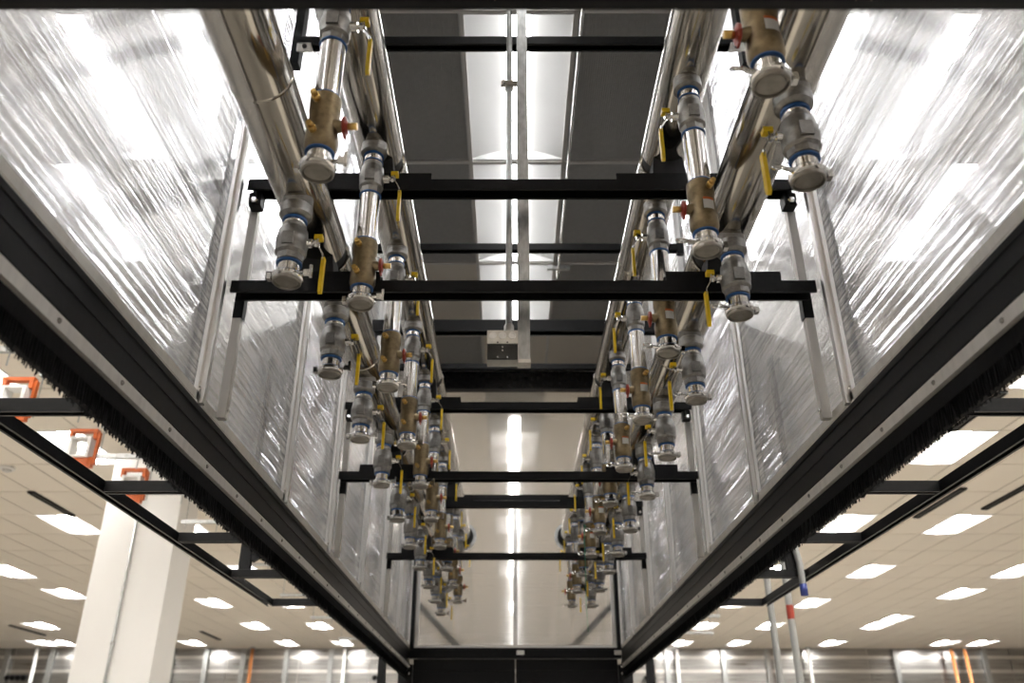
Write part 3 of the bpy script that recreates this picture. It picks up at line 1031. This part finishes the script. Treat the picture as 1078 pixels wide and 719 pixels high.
# ------------------------------------------------------------------ hanging strut, conduit and junction box in the middle
t = thing('hanging_strut', (0.003, 2.52, 2.70), 'galvanized strut channel hanging from the ceiling in the aisle middle', 'strut')
MB().prism(channel('+', 0.041, 0.041, 0.010, 0.003), 'Z', 0.0, ZC - 2.70 - 0.002).build('channel', M['galv'], t)
MB().box(-0.022, 0.022, -0.002, 0.043, -0.014, -0.001).build('end_plate', M['box'], t)
t = thing('conduit_drop', (-0.047, 2.515, 2.79), 'thin galvanized conduit dropping to the junction box beside the strut', 'conduit')
MB().cyl((0, 0, 0.012), (0, 0, ZC - 2.79 - 0.002), 0.0115, 16).build('conduit', M['galv'], t)
MB().lathe([(0.017, 0.003), (0.017, 0.028), (0.014, 0.034)], 14).build('connector', M['box'], t)
for zz in (1.08, 2.07):
    mb = MB().box(-0.032, 0.030, -0.018, -0.006, zz, zz + 0.02).box(-0.016, 0.016, -0.016, 0.014, zz - 0.004, zz + 0.024)
    cl = mb.build('conduit_clamp', M['chrome'], t)
    MB().cyl((-0.022, -0.03, zz + 0.01), (-0.022, -0.018, zz + 0.01), 0.006, 6).build('bolt', M['chrome'], cl)
t = thing('junction_box', (-0.068, 2.515, 2.735), 'square metal junction box with knockouts hanging under the conduit', 'junction box')
MB().box(-0.051, 0.051, -0.022, 0.030, -0.052, 0.052).build('box_shell', M['box'], t)
MB().box(-0.050, 0.050, -0.029, -0.0225, -0.051, 0.002).build('cover_plate', M['boxdark'], t)
MB().box(-0.051, 0.051, -0.032, -0.0225, 0.003, 0.052).build('front_plate', M['box'], t)
for x in (-0.032, 0.0, 0.032):
    MB().lathe([(0.0125, 0), (0.0125, 0.003), (0.009, 0.003), (0.008, 0.0015)], 16, (x, -0.032, 0.032), (0, -1, 0)).build('knockout', M['alu'], t)
for x, zz in ((-0.016, 0.008), (0.016, 0.008), (0.0, -0.008), (0.0, -0.020), (-0.016, -0.045), (0.016, -0.045)):
    MB().lathe([(0.003, 0), (0.002, 0.002)], 8, (x, -0.032 if zz > 0 else -0.029, zz), (0, -1, 0)).build('screw', M['chrome'] if zz < 0 else M['boxdark'], t)
t = thing('ceiling_conduit', (0.335, 4.4, ZC - 0.05), 'thin bright conduit running along the ceiling right of the aisle lights', 'conduit')
MB().cyl((0.0, -3.4, 0), (0.0, 1.35, 0), 0.009, 12).build('conduit', M['chrome'], t)
MB().box(-0.09, 0.09, 1.33, 1.36, -0.012, 0.018).build('mounting_plate', M['galv'], t)
MB().cyl((0, 1.36, 0), (0, 1.48, -0.002), 0.013, 10).build('fitting', M['chrome'], t)

# ------------------------------------------------------------------ outrigger frames outside the pod
for s in (-1, 1):
    sw = side_word[s]
    t = thing('outrigger_frame', (s * 1.57, 3.4, 2.41), 'black strut ladder frame standing out from the %s side of the pod' % sw, 'frame', 'outrigger frames')
    MB().prism(channel('-', 0.041, 0.041), 'Y', -2.2, 2.17).build('rail', M['black'], t)
    for y in (1.55, 2.28, 3.07, 3.85, 4.66, 5.545):
        a, b = sorted((-s * 0.021, -s * 0.505))
        MB().prism(channel('-', 0.041, 0.041), 'X', a, b).build('rung', M['black'], t, (0, y - 3.4, 0))
    # upright with a knee brace back to the pod
    up = MB().box(-0.03, 0.03, -0.021, 0.021, 0, 0.34).build('upright', M['black'], t, (-s * 0.085, 4.66 - 3.4, 0.042))
    a = Vector((-s * 0.115, 4.66 - 3.4, 0.10)); b = Vector((-s * 0.485, 4.66 - 3.4, 0.33))
    mb = MB(); d = (b - a).normalized(); n = Vector((-d.z, 0, d.x)) * 0.02
    q = [a - n, a + n, b + n, b - n]
    v0 = [mb.bm.verts.new(p + Vector((0, -0.015, 0))) for p in q]; v1 = [mb.bm.verts.new(p + Vector((0, 0.015, 0))) for p in q]
    mb.face(v0); mb.face(v1)
    for k in range(4):
        mb.face([v0[k], v0[(k + 1) % 4], v1[(k + 1) % 4], v1[k]])
    mb.build('knee_brace', M['black'], t)
    # bracket hanging below the rail near the end wall
    t = thing('hook_bracket', (s * 1.09, 7.35, 2.18), 'small black angled bracket hanging below the %s rail near the far corner' % sw, 'bracket', 'hook brackets')
    MB().box(-0.03, 0.03, -0.03, 0.03, -0.10, 0.06).build('upright', M['black'], t)
    MB().prism([(-0.03, 0.02), (0.03, 0.06), (-s * 0.0 + 0.03, 0.12), (-0.03, 0.12)], 'Y', -0.02, 0.02).build('gusset', M['black'], t)
    # black strut added outside the wall to imitate its dark reflected band
    t = thing('band_strut', (s * 1.05, 3.06, ZR), 'added dark strut imitating a reflected band behind the second %s wall panel' % sw, 'strut', 'struts added outside the walls')
    MB().prism(channel('+', 0.045, 0.041), 'Z', 0.001, 0.50).build('channel', M['black'], t)

# ------------------------------------------------------------------ the hall outside: column, trapezes, poles
col = MB().box(-0.46, 0.46, 0, 0.62, 0, ZC - 0.002).build('column', M['column'])
col.location = (-4.60, 10.3, 0)
tag(col, 'tall white plastered column left of the pod', 'column')
t = thing('column_conduit', (-4.63, 10.27, 0), 'thin grey conduit running up the front of the white column', 'conduit')
MB().cyl((0, 0, 0.02), (0, 0, ZC - 0.01), 0.014, 10).build('conduit', M['galv'], t)
for zz in (1.0, 2.75, 4.3):
    MB().lathe([(0.022, zz), (0.022, zz + 0.05)], 10).build('coupling', M['galv'], t)

trap_l = None
ys = [5.25, 6.32, 7.50, 8.67, 9.85, 12.2, 14.6, 17.0, 20.0, 23.5]
for k, y in enumerate(ys):
    lab = 'galvanized trapeze hanger left of the pod, %s along the tray run' % (ORD[k] if k < len(ys) - 1 else 'farthest')
    if trap_l is None:
        t = thing('trapeze_hanger', (-3.55, y, 4.05), lab, 'hanger', 'trapeze hangers left of the pod')
        for nm, zz in (('upper_strut', 0.30), ('lower_strut', 0.0)):
            MB().prism(channel('+', 0.041, 0.041), 'X', -0.34 if zz else -0.36, 0.40 if zz else 0.10).build(nm, M['galv'], t, (0, 0, zz))
        for x, z0 in ((-0.31, -0.06), (0.06, -0.10)):
            MB().cyl((x, 0, z0), (x, 0, ZC - 4.05 - 0.001), 0.006, 8).build('threaded_rod', M['galv'], t)
        trap_l = t
        kt = family(t)
    else:
        copy_tree(trap_l, kt, (-3.55, y, 4.05), lab)
kt = None
br0 = None
for k, y in enumerate((6.30, 7.48, 8.65)):
    lab = 'orange cable bracket with white square guide, %s of three along left trapezes' % ('nearest', 'middle', 'farthest')[k]
    if br0 is None:
        t = thing('orange_bracket', (-4.03, y, 4.14), lab, 'bracket', 'orange brackets left of the pod')
        mb = MB()
        mb.box(-0.13, 0.13, -0.03, 0.03, 0.155, 0.185).box(-0.13, 0.13, -0.03, 0.03, -0.185, -0.155)
        mb.box(-0.13, -0.095, -0.03, 0.03, -0.155, -0.09).box(0.095, 0.13, -0.03, 0.03, -0.155, -0.09)
        mb.box(-0.13, -0.095, -0.03, 0.03, 0.09, 0.155).box(0.095, 0.13, -0.03, 0.03, 0.09, 0.155)
        mb.box(0.13, 0.155, -0.02, 0.02, -0.155, 0.155)
        mb.box(-0.08, 0.10, -0.036, -0.03, -0.16, -0.09)
        mb.build('frame', M['orange'], t)
        mb = MB()
        for a, b in ((-0.10, -0.07), (0.07, 0.10)):
            mb.box(a, b, -0.06, 0.06, -0.10, 0.10)
        mb.box(-0.07, 0.07, -0.06, 0.06, 0.08, 0.10).box(-0.07, 0.07, -0.06, 0.06, -0.10, -0.08)
        mb.build('cable_guide', M['white'], t)
        br0 = t
        kb = family(t)
    else:
        copy_tree(br0, kb, (-4.03, y, 4.14), lab)
t = thing('overhead_pipe', (-3.60, 6.0, 4.46), 'shiny steel pipe lying on the left trapezes behind the brush', 'pipe')
MB().cyl((0, -2.6, 0), (0, 2.4, 0), 0.06, 20).build('pipe', M['galv'], t)
for y in (-1.9, 0.1, 1.6):
    MB().lathe([(0.066, y - 0.02), (0.066, y + 0.02)], 20, (0, 0, 0), (0, 1, 0)).build('coupling', M['steel'], t)
rt = None
for k, (x, y) in enumerate(((3.9, 18.5), (4.3, 21.0), (3.9, 24.0))):
    lab = 'small galvanized trapeze hanger near the far right corner of the pod, %s of three' % ('nearest', 'middle', 'farthest')[k]
    if rt is None:
        t = thing('trapeze_hanger', (x, y, 4.3), lab, 'hanger', 'trapeze hangers right of the pod')
        MB().prism(channel('+', 0.06, 0.06), 'X', -0.45, 0.45).build('strut', M['galv'], t)
        for xx in (-0.4, 0.4):
            MB().cyl((xx, 0, -0.05), (xx, 0, ZC - 4.3 - 0.001), 0.008, 8).build('threaded_rod', M['galv'], t)
        rt = t
        kr = family(t)
    else:
        copy_tree(rt, kr, (x, y, 4.3), lab)

# two poles standing right of the pod, a hooked stick with taped end
t = thing('grey_pole', (2.30, 7.9, 0), 'slim grey pole standing right of the pod, left of the pair', 'pole', 'grey poles')
MB().cyl((0, 0, 0.012), (-0.0, 0, 3.55), 0.030, 14).build('shaft', M['pole'], t)
MB().cyl((0, 0, 0), (0, 0, 0.014), 0.075, 16).build('foot', M['galv'], t)
t = thing('grey_pole', (2.47, 7.9, 0), 'slim grey pole with red tape standing right of the pod', 'pole', 'grey poles')
MB().cyl((0, 0, 0.012), (0, 0, 3.45), 0.032, 14).build('shaft', M['pole'], t)
MB().cyl((0, 0, 0), (0, 0, 0.014), 0.075, 16).build('foot', M['galv'], t)
MB().cyl((0, 0, 2.68), (0, 0, 2.80), 0.0335, 14).build('red_tape', M['red'], t)
t = thing('hooked_stick', (1.485, 4.62, 2.56), 'pale curved stick with blue tip hung on the right outrigger', 'stick')
MB().tube([(0.0, 0, 0.10), (0.015, 0, 0.02), (0.03, 0, -0.08), (0.032, 0, -0.19)], 0.018, 10).build('shaft', M['pole'], t)
MB().cyl((0.032, 0, -0.19), (0.032, 0, -0.25), 0.0195, 10).build('blue_tip', M['blue_tape'], t)

# thin risers before the back wall
for k, (x, mat, lab) in enumerate(((14.7, 'orange_pipe', 'orange riser pipe on back wall, left of the two far right ones'), (15.15, 'orange_pipe', 'orange riser pipe on back wall, right of the two far right ones'),
                                   (8.85, 'orange_pipe', 'orange riser pipe on back wall behind the grey poles'), (-8.7, 'orange_pipe', 'orange riser pipe on back wall left of the pod'),
                                   (5.5, 'white', 'white riser pipe on back wall just right of the pod'), (-5.6, 'white', 'white riser pipe on back wall just left of the pod'),
                                   (-15.9, 'white', 'white riser pipe on back wall left of the column'), (9.9, 'white', 'white riser pipe on back wall right of the grey poles'))):
    t = thing('riser_pipe', (x, YB - 0.4, 0), lab, 'pipe', 'riser pipes at the back wall')
    MB().cyl((0, 0, 0.01), (0, 0, ZC - 0.05), 0.06, 10).build('pipe', M[mat], t)
    MB().lathe([(0.085, ZC - 0.052), (0.085, ZC - 0.004)], 12).build('flange', M['galv'], t)
for k, (x, lab) in enumerate(((-16.4, 'black row of small spotlights on back wall at far left edge'), (-4.45, 'black pair of small spotlights on back wall left of the far door'), (4.55, 'black pair of small spotlights on back wall right of the far door'))):
    t = thing('spotlight_bar', (x, YB - 0.35, 4.14), lab, 'spotlight', 'spotlight bars on the back wall')
    n = 4 if k == 0 else 2
    MB().box(-0.09 * n, 0.09 * n, -0.03, 0.03, -0.02, 0.02).build('bar', M['black'], t)
    MB().box(-0.03, 0.03, 0.03, 0.30, -0.02, 0.02).build('arm', M['black'], t)
    for q in range(n):
        MB().lathe([(0.05, -0.1), (0.085, 0.06), (0.085, 0.10)], 12, ((q - (n - 1) / 2) * 0.18, -0.02, 0), (0, -1, -0.3)).build('lamp_head', M['black'], t)
